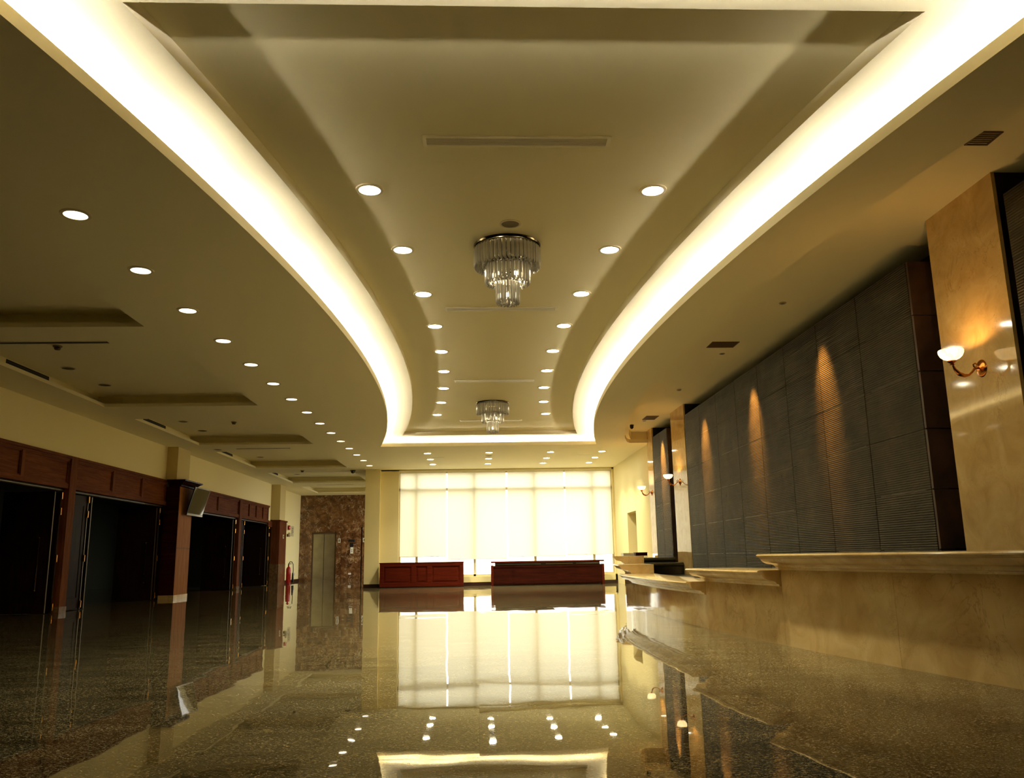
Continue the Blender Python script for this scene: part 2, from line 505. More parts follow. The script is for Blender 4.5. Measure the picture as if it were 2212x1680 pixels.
lip = MB(); ring_wall(lip, cove_out, Z1, Z1 + 0.088)
def inset(loop, d):
    cx = sum(p[0] for p in loop) / len(loop); cy = sum(p[1] for p in loop) / len(loop)
    return [(x + (d if x > cx else -d), y) for x, y in loop]
lip2 = [(x + (0.02 if x > CX else -0.02), y + (0.02 if y > 19.9 else (-0.02 if y < 3.5 else 0))) for x, y in cove_out]
ring_wall(lip, lip2, Z1, Z1 + 0.088)
for i in range(len(cove_out)):
    a, b = cove_out[i], cove_out[(i + 1) % len(cove_out)]; c, d = lip2[(i + 1) % len(lip2)], lip2[i]
    lip.quad((*a, Z1 + 0.088), (*b, Z1 + 0.088), (*c, Z1 + 0.088), (*d, Z1 + 0.088))
o = lip.build('trim_1', M['cove'], fix=False); struct(o, 'low upstand along the curved outer edge of the cove', 'cove lip')

c2 = filled([cove_back, cove_in], Z2, 'ceiling_cove', M['cove'])
struct(c2, 'brightly lit curved cove surface around the raised ceiling panel', 'ceiling')
tw = MB(); ring_wall(tw, cove_back, Z1, Z2)
o = tw.build('ceiling_cove_back', M['cove'], fix=False); struct(o, 'hidden back of the cove trough', 'ceiling')
rm = MB(); ring_wall(rm, cove_in, Z2, Z3)
o = rm.build('ceiling_panel_edge', M['cove'], fix=False); struct(o, 'upright edge of the raised ceiling panel', 'ceiling')
c3 = filled([cove_in], Z3, 'ceiling_panel', M['ceil'])
struct(c3, 'raised waisted centre ceiling panel carrying the chandeliers', 'ceiling')

# raised strip of ceiling along the right wall, with its curved fascia
side_outline = [(x - 0.0, y) for x, y in fas_loop] + [(4.75, 19.81), (4.75, -0.4)]
c4 = filled([side_outline], Z4, 'ceiling_right', M['ceil'])
struct(c4, 'raised ceiling strip over the dark ridged wall', 'ceiling')
fb = MB(); ring_wall(fb, fas_loop + [(4.75, 19.81)], Z1, Z1 + 0.09, False)
setb = [(x + 0.10, y) for x, y in fas[:-1]] + [(3.55, 18.95), (3.70, 19.62), (3.80, 19.92), (4.75, 19.92)]
low = fas_loop + [(4.75, 19.81)]
ring_wall(fb, setb, Z1 + 0.09, Z4 + 0.001, False)
hb = [low[0]] + low
nn = min(len(fas_loop) + 1, len(setb))
for i in range(min(len(low), len(setb)) - 1):
    a, b = low[i], low[i + 1]; c, d = setb[i + 1], setb[i]
    fb.quad((*a, Z1 + 0.09), (*b, Z1 + 0.09), (*c, Z1 + 0.09), (*d, Z1 + 0.09))
o = fb.build('trim_2', M['ceil'], fix=False); struct(o, 'curved drop between the lower ceiling and the right-hand strip', 'fascia')
o = filled([[(3.5, 19.0), (4.75, 19.0), (4.75, 20.0), (3.5, 20.0)]], Z4 + 0.002, 'ceiling_right_end', M['ceil']); struct(o, 'far end of the raised ceiling strip', 'ceiling')

# coffers
for k, (a, b) in enumerate(cof):
    mb = MB()
    ring_wall(mb, [(CXa, a), (CXb, a), (CXb, b), (CXa, b)], Z1, Z1 + 0.055)
    e = 0.22
    L2 = [(CXa - e, a - e), (CXb + e, a - e), (CXb + e, b + e), (CXa - e, b + e)]
    ring_wall(mb, L2, Z1 + 0.055, 3.72)
    L1 = [(CXa, a), (CXb, a), (CXb, b), (CXa, b)]
    for i in range(4):
        p, q, r_, s = L1[i], L1[(i + 1) % 4], L2[(i + 1) % 4], L2[i]
        mb.quad((*p, Z1 + 0.055), (*q, Z1 + 0.055), (*r_, Z1 + 0.055), (*s, Z1 + 0.055))
    mb.poly([(x, y, 3.72) for x, y in L2])
    o = mb.build('ceiling_coffer', M['ceil'], fix=False)
    struct(o, '%s ceiling coffer from the camera along the left side' % ORD[k], 'ceiling')

# ------------------------------------------------------------------ cove tubes (lying in the trough)
def cove_strip(path, label):
    mb = MB(); L = len(path)
    for i in range(0, L - 1):
        (x0, y0), (x1, y1) = path[i], path[i + 1]
        g = 0.06
        a = (x0 + (x1 - x0) * g, y0 + (y1 - y0) * g, Z1 + 0.055); b = (x1 - (x1 - x0) * g, y1 - (y1 - y0) * g, Z1 + 0.055)
        mb.tube([a, b], 0.015, 8)
    o = mb.build('cove_light', M['tube'])
    tag(o, label, 'cove light')
sh = 0.18
cove_strip(arc(-1.55 - sh, -1, 41.4, 11.9, 3.5, 19.98, 14), 'row of tubes hidden in the left cove trough')
cove_strip(arc(2.14 + sh, 1, 41.4, 11.9, 3.5, 19.98, 14), 'row of tubes hidden in the right cove trough')
cove_strip([(-2.3 + 5.2 * i / 5, 20.02 + sh) for i in range(6)], 'row of tubes hidden in the far cove trough')
cove_strip([(-2.3 + 5.2 * i / 5, 3.46 - sh) for i in range(6)], 'row of tubes hidden in the near cove trough')

# ------------------------------------------------------------------ walls
o = MB().box(-14, 5.2, -5.3, -5.1, 0, 4.0).build('wall_near', M['leaf']); struct(o, 'dark timber wall behind the camera', 'wall')

FZ0, FZ1 = 2.13, 2.71       # wooden fascia over the folding doors
mb = MB().box(XL - 0.15, XL, 8.0, 29.25, FZ1 + 0.001, Z1 + 0.02)
mb.box(XL - 0.15, XL, -5.1, 8.0, 2.71, Z1 + 0.02)
mb.box(XL - 0.25, XL - 0.1, 29.75, YE + 0.2, 0, 2.2).box(XL - 0.25, XL - 0.1, 29.25, YE + 0.2, 2.2, Z1 + 0.02)
mb.box(XL - 0.099, XL, 29.25, 29.6, 2.21, Z1 + 0.02)
o = mb.build('wall_left', M['cream']); struct(o, 'cream plaster wall over the wooden folding doors', 'wall')
o = MB().box(XL - 0.06, XL - 0.095 + 0.03, 30.7, YE, 0, 0.1).build('baseboard_left', M['base']); struct(o, 'dark skirting beside the elevator wall', 'baseboard')

o = MB().box(XL - 0.15, XL, -5.1, 7.99, 0, 2.71).build('wall_left_timber', M['leaf']); struct(o, 'dark timber doors along the left wall beside the camera', 'wall')
# dining room behind the folding doors
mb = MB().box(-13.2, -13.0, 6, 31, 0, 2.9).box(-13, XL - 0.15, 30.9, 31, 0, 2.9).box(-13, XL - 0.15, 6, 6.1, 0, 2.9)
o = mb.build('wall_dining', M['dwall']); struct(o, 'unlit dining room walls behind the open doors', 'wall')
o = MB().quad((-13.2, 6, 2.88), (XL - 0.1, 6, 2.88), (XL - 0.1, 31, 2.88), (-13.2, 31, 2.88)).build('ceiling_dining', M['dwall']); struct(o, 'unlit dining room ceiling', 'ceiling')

# cream columns above the wooden pilasters
mb = MB().box(XL, -7.05, 19.62, 20.45, 2.70, Z1 + 0.01)
o = mb.build('pillar_left_near', M['tan']); struct(o, 'cream column rising over the wooden pilaster with the television', 'pillar')
mb = MB().box(XL - 0.1, -7.02, 29.78, 30.6, 2.25, Z1 + 0.01)
o = mb.build('pillar_left_far', M['tan']); struct(o, 'cream column above the red wooden pilaster by the extinguisher', 'pillar')

# window wall
mb = MB().box(-2.97, 4.4, YW, YW + 0.25, 0, 0.27).box(-2.97, -2.40, YW, YW + 0.25, 0, Z1 + 0.01).box(4.16, 4.6, YW, YW + 0.25, 0, Z1 + 0.01)
mb.box(-2.97, 4.4, YW, YW + 0.25, 3.46, Z1 + 0.01)
o = mb.build('wall_window', M['cream']); struct(o, 'cream wall around the big window', 'wall')
mb = MB().box(-3.39, -2.95, 25.14, 25.7, 0, Z1 + 0.01)
o = mb.build('pillar_window', M['cream']); struct(o, 'cream pillar between the window and the elevator corridor', 'pillar')
mb = MB().box(-3.39, -3.2, 25.7, 26.9, 0, Z1 + 0.01).box(-3.39, -3.2, 26.9, 29.7, 0, 0.4).box(-3.39, -3.2, 26.9, 29.7, 3.1, Z1 + 0.01).box(-3.39, -3.2, 29.7, 31.7, 0, Z1 + 0.01).box(-3.39, -3.2, 31.7, 34.8, 0, 0.25).box(-3.39, -3.2, 31.7, 34.8, 3.25, Z1 + 0.01).box(-3.39, -3.2, 34.8, YE + 0.2, 0, Z1 + 0.01)
o = mb.build('wall_corridor', M['cream']); struct(o, 'cream wall on the right of the elevator corridor', 'wall')
mb = MB().box(-3.40, -2.93, 25.12, 25.139, 0, 0.1).box(-2.95, 4.25, YW - 0.02, YW - 0.001, 0, 0.1)
o = mb.build('baseboard_window', M['base']); struct(o, 'dark brown skirting under the window', 'baseboard')

# right wall, far part with the doorway-like niche
X0 = 4.22
mb = MB().box(X0, X0 + 0.3, 19.96, 22.0, 0, Z1 + 0.01).box(X0, X0 + 0.3, 23.3, YW + 0.2, 0, Z1 + 0.01)
mb.box(X0, X0 + 0.3, 22.0, 23.3, 1.98, Z1 + 0.01).box(X0, X0 + 0.3, 22.0, 23.3, 0, 0.6)
o = mb.build('wall_right_far', M['cream']); struct(o, 'cream wall with a tall niche beside the window', 'wall')
o = MB().box(X0 + 1.0, X0 + 1.1, 21.9, 25.0, 0.0, 2.1).box(X0 + 0.301, X0 + 1.0, 21.85, 21.95, 0, 2.1).box(X0 + 0.301, X0 + 1.0, 24.9, 25.0, 0, 2.1).box(X0 + 0.301, X0 + 1.1, 21.85, 25.0, 2.05, 2.1).build('wall_niche', M['niche']); struct(o, 'tan back of the tall niche', 'wall')
o = MB().box(XR, XR + 0.15, -5.1, 20.2, 0, Z4 + 0.01).build('wall_right', M['black']); struct(o, 'black stone wall behind the ridged panels', 'wall')

# marble piers
def pier(y0, y1, label, ztop=Z4, core0=0.004):
    p = thing('marble_pier', label, 'pier', (XP, (y0 + y1) / 2, 0), 0, 'marble piers along the right wall')
    p['kind'] = 'structure'
    h = (y1 - y0) / 2
    MB().box(0, 0.03, -h, h, 0, ztop).build('marble_slab', M['marble'], p)
    MB().box(0.031, XR - XP - 0.002, -h + core0, h - 0.004, 0, ztop).build('core', M['black'], p)
pier(6.02, 7.01, 'nearest polished beige marble pier, holding the nearest wall sconce')
pier(16.25, 17.40, 'middle polished beige marble pier at the far end of the large ridged wall')
pier(19.36, 19.95, 'farthest narrow polished marble pier beside the cream wall')

# ridged slate panels
def slate_panel(y0, y1, ncol, label, ztop=3.56):
    t = thing('ridged_stone_panel', label, 'wall panel', (4.185, y0, 0), 0, 'ridged stone panels on the right wall')
    W = (y1 - y0) / ncol
    zs = [0.25, 0.81, 1.355, 1.915, 2.465, 3.015, ztop]
    mb = MB()
    for c in range(ncol):
        for r_ in range(6):
            mb.box(0, 0.05, c * W + 0.008, (c + 1) * W - 0.008, zs[r_] + 0.003, zs[r_ + 1] - 0.003)
    mb.build('ridged_tiles', M['slate'], t)
    MB().box(0.012, 0.16, 0.0, y1 - y0, 0.25, ztop - 0.002).build('backing', M['joint'], t)
    sd = MB()
    for r_ in range(6): sd.box(0.004, 0.30, -0.035, -0.001, zs[r_] + 0.006, zs[r_ + 1] - 0.006)
    sd.build('side_cladding', M['slateedge'], t)
    sc = MB()
    for r_ in range(1, 6):
        for c in range(ncol):
            if random.random() < (0.95 if y0 + c * W > 11 else 0.45):
                a = c * W + random.uniform(0.01, 0.14) * W; b_ = (c + 1) * W - random.uniform(0.01, 0.14) * W
                sc.box(0.006, 0.011, a, b_, zs[r_] - 0.0025, zs[r_] + 0.0025)
    q = sc.build('limescale_lines', M['scale'], t); q['kind'] = 'stuff'
    return t
slate_panel(7.45, 16.23, 8, 'large dark ridged stone wall of eight columns between two marble piers')
slate_panel(2.6, 5.92, 3, 'dark ridged stone panel cut off by the right edge, before the nearest pier')
slate_panel(17.86, 19.34, 2, 'narrow dark ridged stone panel of two columns beyond the middle pier')

# ------------------------------------------------------------------ stone parapet with stepped caps
PR, PYC, PX = 30.6, 11.4, 2.455
def px(y): return PX + PR - math.sqrt(PR * PR - (y - PYC) ** 2)
def pnorm(y):
    s = (y - PYC) / math.sqrt(PR * PR - (y - PYC) ** 2)     # dx/dy
    l = math.hypot(1, s)
    return (-1 / l, s / l)                                   # outward (towards the hall)
prof = [(-0.36, 0), (0.205, 0), (0.222, -0.006), (0.226, -0.015), (0.220, -0.025), (0.198, -0.028), (0.196, -0.040), (0.186, -0.042), (0.180, -0.056), (0.160, -0.074),
        (0.125, -0.087), (0.085, -0.092), (0.062, -0.100), (0.050, -0.112), (0.046, -0.120), (0.026, -0.124), (0.018, -0.142), (-0.36, -0.142)]
par = thing('stone_parapet', 'long curved beige marble parapet with stepped moulded caps by the ridged wall', 'parapet', (PX, PYC, 0))
def cap(y0, y1, ztop, label):
    n = max(4, int((y1 - y0) / 0.3)); rows = []
    for i in range(n + 1):
        y = y0 + (y1 - y0) * i / n; nx, ny = pnorm(y); x = px(y)
        rows.append([(x + nx * o_ - PX, y + ny * o_ - PYC, ztop + z) for o_, z in prof])
    MB().sweep(rows).build('cap', M['cap'], par, smooth=True, label=label)
steps = [(2.9, 7.45, 0.795, 'long high cap nearest the camera'), (7.45, 9.30, 0.652, 'middle-height cap on the near side'), (9.30, 13.9, 0.507, 'lowest cap in the middle of the parapet'),
         (13.9, 15.75, 0.652, 'middle-height cap on the far side'), (15.75, 20.2, 0.795, 'high cap at the far end')]
ppan = [2.9, 4.3, 5.9, 7.45, 9.30, 11.6, 13.9, 15.75, 18, 20.2]
for a, b, zt, lb in steps: cap(a, b, zt, lb)
def ztop_at(y): return [s[2] for s in steps if s[0] <= y <= s[1]][0]
for a, b in zip(ppan[:-1], ppan[1:]):
    zt = ztop_at((a + b) / 2) - 0.141; rows = []; n = max(3, int((b - a) / 0.3))
    g = 0.0012
    for i in range(n + 1):
        y = a + g + (b - a - 2 * g) * i / n; nx, ny = pnorm(y); x = px(y)
        rows.append([(x + nx * o_ - PX, y + ny * o_ - PYC, z) for o_, z in ((0, 0), (0, zt), (-0.3, zt), (-0.3, 0))])
    MB().sweep(rows).build('marble_face', M['marble'], par, smooth=True)

# dark terraces of the basin between the parapet and the ridged wall
def terrace(y0, y1, zt, label):
    n = max(4, int((y1 - y0) / 0.4)); rows = []
    for i in range(n + 1):
        y = y0 + (y1 - y0) * i / n; x = px(y) + 0.385
        rows.append([(x, y, 0.002), (x, y, zt), (4.165, y, zt), (4.165, y, 0.002)])
    o = MB().sweep(rows).build('basin_terrace', M['black'])
    # rounded nosing on the low side
    struct(o, label, 'basin')
terrace(3.0, 7.42, 0.70, 'black stone basin terrace behind the near high cap')
terrace(7.44, 9.28, 0.58, 'black stone basin terrace behind the near middle cap')
terrace(9.30, 13.90, 0.30, 'black stone basin floor behind the lowest cap')
terrace(13.92, 16.9, 0.42, 'black stone basin terrace behind the far middle cap')
terrace(16.92, 17.58, 0.62, 'black stone basin step before the narrow ridged panel')
terrace(17.6, 18.88, 0.73, 'black stone basin terrace at the far end')
nos = []
for ys, zt, lb in ((16.92, 0.655, 'rounded black nosing of the lower far basin step'), (17.6, 0.755, 'rounded black nosing of the upper far basin step')):
    x = px(ys) + 0.39
    o = MB().tube([(x, ys, zt - 0.04), (4.165, ys, zt - 0.04)], 0.04, 12).build('basin_nosing', M['nosing'], smooth=True)
    struct(o, lb, 'basin edge')

# ------------------------------------------------------------------ recessed downlights
def make_downlight(lamp='lamp'):
    t = thing('downlight', '', 'downlight')
    MB().lathe([(0.088, -0.002), (0.088, -0.012), (0.112, -0.010), (0.116, -0.001)], n=32).build('trim_ring', M['trimw'], t, smooth=True)
    MB().lathe([(0.0005, -0.004), (0.088, -0.006)], n=32).build('lamp', M[lamp], t)
    l = bpy.data.lights.new('downlight_beam', 'SPOT'); l.energy = DOWN_W * {'lamp': 1.0, 'lamp_dim': 0.03, 'lamp_far': 1.15}[lamp]; l.color = (1.0, 0.89, 0.57)
    l.spot_size = R(112 if lamp == 'lamp_far' else 96); l.spot_blend = 0.7; l.shadow_soft_size = 0.08
    lo = bpy.data.objects.new('downlight_beam', l); COL.objects.link(lo); lo.parent = t; lo.location = (0, 0, -0.02)
    return t
protos = {}
def place_dl(x, y, z, label, group, lamp='lamp'):
    if lamp not in protos:
        o = protos[lamp] = make_downlight(lamp); o.location = (x, y, z); o['label'] = label
    else: o = dup(protos[lamp], (x, y, z), label)
    o['group'] = group
G1 = 'downlights in the straight row on the left ceiling'
for i in range(15):
    place_dl(-3.135, 6.18 + 1.274 * i, Z1, '%s lit downlight from the camera in the straight left ceiling row' % ORD[i], G1, 'lamp_dim')
yl = [6.36, 7.71, 9.10, 10.44, 11.79, 13.10, 14.46, 15.83, 17.22]
for i, y in enumerate(yl):
    s = 41.4 - math.sqrt(41.4 ** 2 - (y - 11.9) ** 2)
    place_dl(-0.515 - s * 0.95, y, Z3, '%s lit downlight from the camera along the left edge of the raised panel' % ORD[i], 'downlights along the left edge of the raised panel')
    place_dl(1.135 + s * 0.95, y, Z3, '%s lit downlight from the camera along the right edge of the raised panel' % ORD[i], 'downlights along the right edge of the raised panel')
cn = ['leftmost', 'second from left', 'third from left', 'rightmost']
rn = ['row nearest the cove', 'middle row', 'row nearest the window']
for c, x in enumerate((-1.29, 0.31, 1.92, 3.27)):
    for r_, y in enumerate((21.33, 22.65, 23.90)):
        place_dl(x, y, Z1, 'small lit downlight before the window, %s in the %s' % (cn[c], rn[r_]), 'downlights between the cove and the window', 'lamp_far')

# ------------------------------------------------------------------ chandeliers
def make_chandelier(loc, label):
    t = thing('chandelier', label, 'chandelier', loc, 0, 'crystal chandeliers')
    MB().lathe([(0.0005, 0.0), (0.325, 0.0), (0.330, -0.008), (0.325, -0.022), (0.30, -0.026), (0.0005, -0.026)], n=48).build('ceiling_plate', M['chrome'], t, smooth=True)
    me_rod = None
    for (rad, zt, zb, n, nm) in ((0.313, -0.03, -0.235, 48, 'upper'), (0.208, -0.20, -0.40, 32, 'middle'), (0.106, -0.37, -0.60, 20, 'lower')):
        tier = MB().lathe([(rad + 0.006, zt), (rad + 0.006, zt - 0.012), (rad - 0.006, zt - 0.012), (rad - 0.006, zt), (rad + 0.006, zt)], n=40).build('crystal_tier', M['chrome'], t, smooth=True, label='%s crystal tier' % nm)
        h = zt - zb; rr = math.pi * rad / n * 0.86
        mb = MB()
        k = 6
        pr = [(rr * 0.2, zt - 0.006), (rr, zt - 0.022), (rr, zb + 0.03), (rr * 0.75, zb + 0.014), (rr * 0.2, zb)]
        mb.lathe(pr, (rad, 0, 0), k, cap=True)
        rod = mb.build('crystal_rod', M['crystal'], tier)
        for i in range(1, n):
            c = rod.copy(); COL.objects.link(c); c.parent = tier
            c.rotation_euler = (0, 0, 2 * math.pi * i / n)
        # inner rows of hanging drops under the tier
        dm = MB()
        for ir, q in ((0.86, 0.9), (0.70, 0.75)):
            m_ = int(n * q)
            for i in range(m_):
                a = 2 * math.pi * (i + 0.5) / m_
                dm.lathe([(0.001, zb + 0.035), (0.011, zb + 0.022), (0.013, zb + 0.010), (0.009, zb - 0.002), (0.001, zb - 0.008)], (rad * ir * math.cos(a), rad * ir * math.sin(a), 0.012), 6)
        if nm == 'lower':
            for (ir, m_) in ((0.45, 7), (0.15, 3)):
                for i in range(m_):
                    a = 2 * math.pi * (i + 0.5) / m_
                    dm.lathe([(0.001, zb + 0.035), (0.013, zb + 0.020), (0.015, zb + 0.006), (0.010, zb - 0.008), (0.001, zb - 0.016)], (rad * ir * math.cos(a), rad * ir * math.sin(a), 0.0), 6)
        d = dm.build('crystal_drops', M['crystal'], tier); d['kind'] = 'stuff'
    for i in range(4):
        a = 2 * math.pi * i / 4 + 0.5
        MB().lathe([(0.002, -0.30), (0.014, -0.315), (0.016, -0.335), (0.002, -0.36)], (0.15 * math.cos(a), 0.15 * math.sin(a), 0), 10).build('bulb', M['bulb'], t, smooth=True)
    MB().lathe([(0.002, -0.47), (0.013, -0.485), (0.014, -0.515), (0.002, -0.54)], (0, 0, 0), 10).build('bulb', M['bulb'], t, smooth=True)
    MB().tube([(0, 0, -0.026), (0, 0, -0.47)], 0.008, 8).build('stem', M['chrome'], t)
    for i in range(4):
        a = 2 * math.pi * i / 4 + 0.5
        MB().tube([(0, 0, -0.27), (0.08 * math.cos(a), 0.08 * math.sin(a), -0.255), (0.15 * math.cos(a), 0.15 * math.sin(a), -0.30)], 0.004, 6).build('arm', M['chrome'], t)
    return t
ch = make_chandelier((CX, 7.62, Z3), 'nearer of the two three-tier crystal chandeliers, large in the frame')
dup(ch, (CX, 15.95, Z3), 'farther of the two three-tier crystal chandeliers, near the far cove')

# ------------------------------------------------------------------ linear air diffusers on the raised panel
def make_diffuser():
    t = thing('air_diffuser', '', 'air vent', (0, 0, 0), 0, 'linear air diffusers on the raised panel')
    L, W = 0.69, 0.07
    mb = MB().box(-L, L, -W, -W + 0.018, -0.012, 0).box(-L, L, W - 0.018, W, -0.012, 0).box(-L, -L + 0.028, -W + 0.018, W - 0.018, -0.012, 0).box(L - 0.028, L, -W + 0.018, W - 0.018, -0.012, 0)
    mb.build('frame', M['vent'], t)
    sm = MB()
    for i in range(5):
        y = -W + 0.03 + i * (2 * W - 0.06) / 4
        sm.box(-L + 0.028, L - 0.028, y - 0.0075, y + 0.0075, -0.011, -0.003)
    sm.build('slats', M['slat'], t)
    MB().box(-L + 0.028, L - 0.028, -W + 0.018, W - 0.018, -0.002, -0.0005).build('backing', M['ventdark'], t)
    return t
df = make_diffuser()
df.location = (CX, 5.54, Z3); df['label'] = 'long slatted air diffuser nearest the camera, before the nearer chandelier'
for y, lb in ((9.68, 'long slatted air diffuser just behind the nearer chandelier'), (13.86, 'long slatted air diffuser halfway between the chandeliers, third from the camera'), (18.04, 'long slatted air diffuser behind the farther chandelier')):
    dup(df, (CX, y, Z3), lb)

def disc_thing(name, label, cat, x, y, z, r=0.095, ring=True, group=None, mat='disc'):
    t = thing(name, label, cat, (x, y, z), 0, group)
    MB().lathe([(r, 0), (r + 0.004, -0.006), (r - 0.012, -0.009), (r - 0.014, -0.004)], n=28).build('rim', M['trimw'], t, smooth=True)
    MB().lathe([(0.0005, -0.003), (r - 0.013, -0.003)], n=28).build('grille', M[mat], t)
    return t
disc_thing('ceiling_speaker', 'round ceiling speaker on the raised panel before the nearer chandelier', 'speaker', 0.32, 7.07, Z3)
disc_thing('ceiling_speaker', 'dark round ceiling speaker between the downlights before the window', 'speaker', 0.31, 22.04, Z1, 0.1, mat='ventdark')
for x, y, z, lb in ((-6.17, 12.38, 3.72, 'dark round ceiling fitting in the third coffer, nearer one'), (-6.16, 13.60, 3.72, 'dark round ceiling fitting in the third coffer, farther one'),
                    (-6.17, 17.32, 3.72, 'dark round ceiling fitting in the fourth coffer, nearer one'), (-6.18, 18.60, 3.72, 'dark round ceiling fitting in the fourth coffer, farther one'),
                    (-6.16, 23.53, 3.72, 'dark round ceiling fitting in the fifth coffer'), (-6.32, 20.2, 3.5, 'dark round ceiling fitting on the beam above the wooden pilaster'),
                    (-6.16, 28.4, 3.72, 'dark round ceiling fitting in the sixth coffer')):
    disc_thing('ceiling_fitting', lb, 'ceiling fitting', x, y, z, 0.105, mat='ventdark', group='dark round fittings in the coffered ceiling')

def detector(x, y, z, label):
    t = thing('smoke_detector', label, 'smoke detector', (x, y, z), 0, 'smoke detectors on the left ceiling')
    MB().lathe([(0.055, 0), (0.055, -0.012), (0.048, -0.018), (0.0005, -0.018)], n=20).build('mount', M['disc'], t, smooth=True)
    MB().lathe([(0.034, -0.018), (0.040, -0.035), (0.030, -0.052), (0.0005, -0.056)], n=20).build('sensor_head', M['ventdark'], t, smooth=True)
detector(-5.25, 10.22, Z1, 'small smoke detector on the ceiling beam nearest the camera')
detector(-5.15, 17.44, 3.72, 'small smoke detector inside the fourth coffer')
detector(-5.31, 25.2, Z1, 'small smoke detector on the ceiling beam before the elevator lobby')
t = thing('security_camera', 'black dome security camera on the ceiling beside the cream pillar', 'security camera', (-3.80, 25.3, Z1))
MB().lathe([(0.085, 0), (0.085, -0.02), (0.07, -0.03), (0.0005, -0.03)], n=20).build('mount', M['bezel'], t, smooth=True)
MB().lathe([(0.068, -0.03), (0.060, -0.065), (0.035, -0.090), (0.0005, -0.097)], n=20).build('dome', M['screen'], t, smooth=True)
t = thing('security_camera', 'black camera under the curved fascia end near the narrow ridged panel', 'security camera', (3.62, 18.9, Z4))
MB().lathe([(0.05, 0), (0.05, -0.03), (0.0005, -0.03)], n=16).build('mount', M['bezel'], t, smooth=True)
MB().lathe([(0.045, -0.03), (0.042, -0.07), (0.02, -0.095), (0.0005, -0.098)], n=16).build('dome', M['screen'], t, smooth=True)

# slot vents on the beams and coffer sides
def slot_vent(x0, x1, y, label, wd=0.05):
    t = thing('slot_vent', label, 'air vent', ((x0 + x1) / 2, y, Z1), 0, 'dark slot vents on the left ceiling beams')
    L = (x1 - x0) / 2
    MB().box(-L, L, -wd, -wd + 0.012, -0.008, 0).box(-L, L, wd - 0.012, wd, -0.008, 0).build('frame', M['vent'], t)
    MB().box(-L, L, -wd + 0.012, wd - 0.012, -0.003, 0.0).build('slot', M['dark'], t)
slot_vent(-6.1, -4.56, 10.05, 'dark slot vent on the ceiling beam nearest the camera')
slot_vent(-5.83, -4.55, 20.06, 'dark slot vent on the ceiling beam above the television')
slot_vent(-5.8, -4.5, 30.1, 'dark slot vent on the last ceiling beam before the elevator')
for k, (y0, y1) in enumerate(((11.71, 12.9), (16.63, 17.83), (21.6, 22.77), (26.9, 28.0))):
    t = thing('side_vent', 'black air slot in the left side of the %s coffer' % ORD[k + 2], 'air vent', (CXa - 0.218, (y0 + y1) / 2, 3.66), 0, 'black air slots in the coffer sides')
    L = (y1 - y0) / 2
    MB().box(0.0, 0.006, -L, L, -0.045, 0.045).build('opening', M['dark'], t)
    MB().box(0.0, 0.012, -L, L, -0.012, -0.006).box(0.0, 0.012, -L, L, 0.012, 0.018).build('blades', M['rubber'], t)
# square grilles on the right ceiling strip
for x, y, wx, wy, lb in ((3.785, 5.47, 0.09, 0.10, 'square brown ceiling grille above the nearest marble pier'), (3.60, 11.50, 0.20, 0.16, 'brown ceiling grille halfway along the large ridged wall'), (3.86, 17.9, 0.14, 0.25, 'brown ceiling grille before the narrow ridged panel')):
    t = thing('ceiling_grille', lb, 'air vent', (x, y, Z4), 0, 'brown grilles on the right ceiling strip')
    MB().box(-wx, wx, -wy, -wy + 0.012, -0.008, 0).box(-wx, wx, wy - 0.012, wy, -0.008, 0).box(-wx, -wx + 0.012, -wy + 0.012, wy - 0.012, -0.008, 0).box(wx - 0.012, wx, -wy + 0.012, wy - 0.012, -0.008, 0).build('frame', M['ventdark'], t)
    g = MB()
    n = int(2 * wy / 0.03)
    for i in range(n):
        yy = -wy + 0.014 + i * (2 * wy - 0.03) / max(1, n)
        g.box(-wx + 0.012, wx - 0.012, yy, yy + 0.012, -0.006, -0.001)
    g.build('louvres', M['ventdark'], t)
for x0, x1, y, lb in ((-1.23, -0.89, 22.32, 'thin slot in the ceiling before the left part of the window'), (2.72, 3.12, 22.1, 'thin slot in the ceiling before the right part of the window')):
    o = MB().box(x0, x1, y - 0.02, y + 0.02, Z1 - 0.004, Z1).build('ceiling_slot', M['slat']); tag(o, lb, 'air vent', 'thin ceiling slots before the window')

# ------------------------------------------------------------------ wall washers lighting the ridged wall
for y, x, lb, e in ((14.8, 3.75, 'recessed spotlight over the far third of the large ridged wall', 1.0), (12.05, 3.75, 'recessed spotlight over the middle of the large ridged wall', 1.0),
                 (9.5, 3.75, 'recessed spotlight over the near third of the large ridged wall', 0.7), (18.3, 3.80, 'recessed spotlight over the narrow ridged panel', 1.6)):
    t = thing('wall_spotlight', lb, 'spotlight', (x, y, Z4), 0, 'recessed spotlights over the ridged walls')
    MB().lathe([(0.03, -0.001), (0.03, -0.012), (0.042, -0.010), (0.044, 0)], n=20).build('trim_ring', M['slat'], t, smooth=True)
    MB().lathe([(0.0005, -0.002), (0.03, -0.002)], n=20).build('lens', M['bezel'], t)
    l = bpy.data.lights.new('wall_spotlight_beam', 'SPOT'); l.energy = WASH_W * e; l.color = (1.0, 0.46, 0.12)
    l.spot_size = R(36); l.spot_blend = 1.0; l.shadow_soft_size = 0.035
    lo = bpy.data.objects.new('wall_spotlight_beam', l); COL.objects.link(lo); lo.parent = t
    lo.location = (0, 0, -0.03)
    d = Vector((0.43, 0, -1.02)).normalized()
    lo.rotation_euler = d.to_track_quat('-Z', 'Y').to_euler()

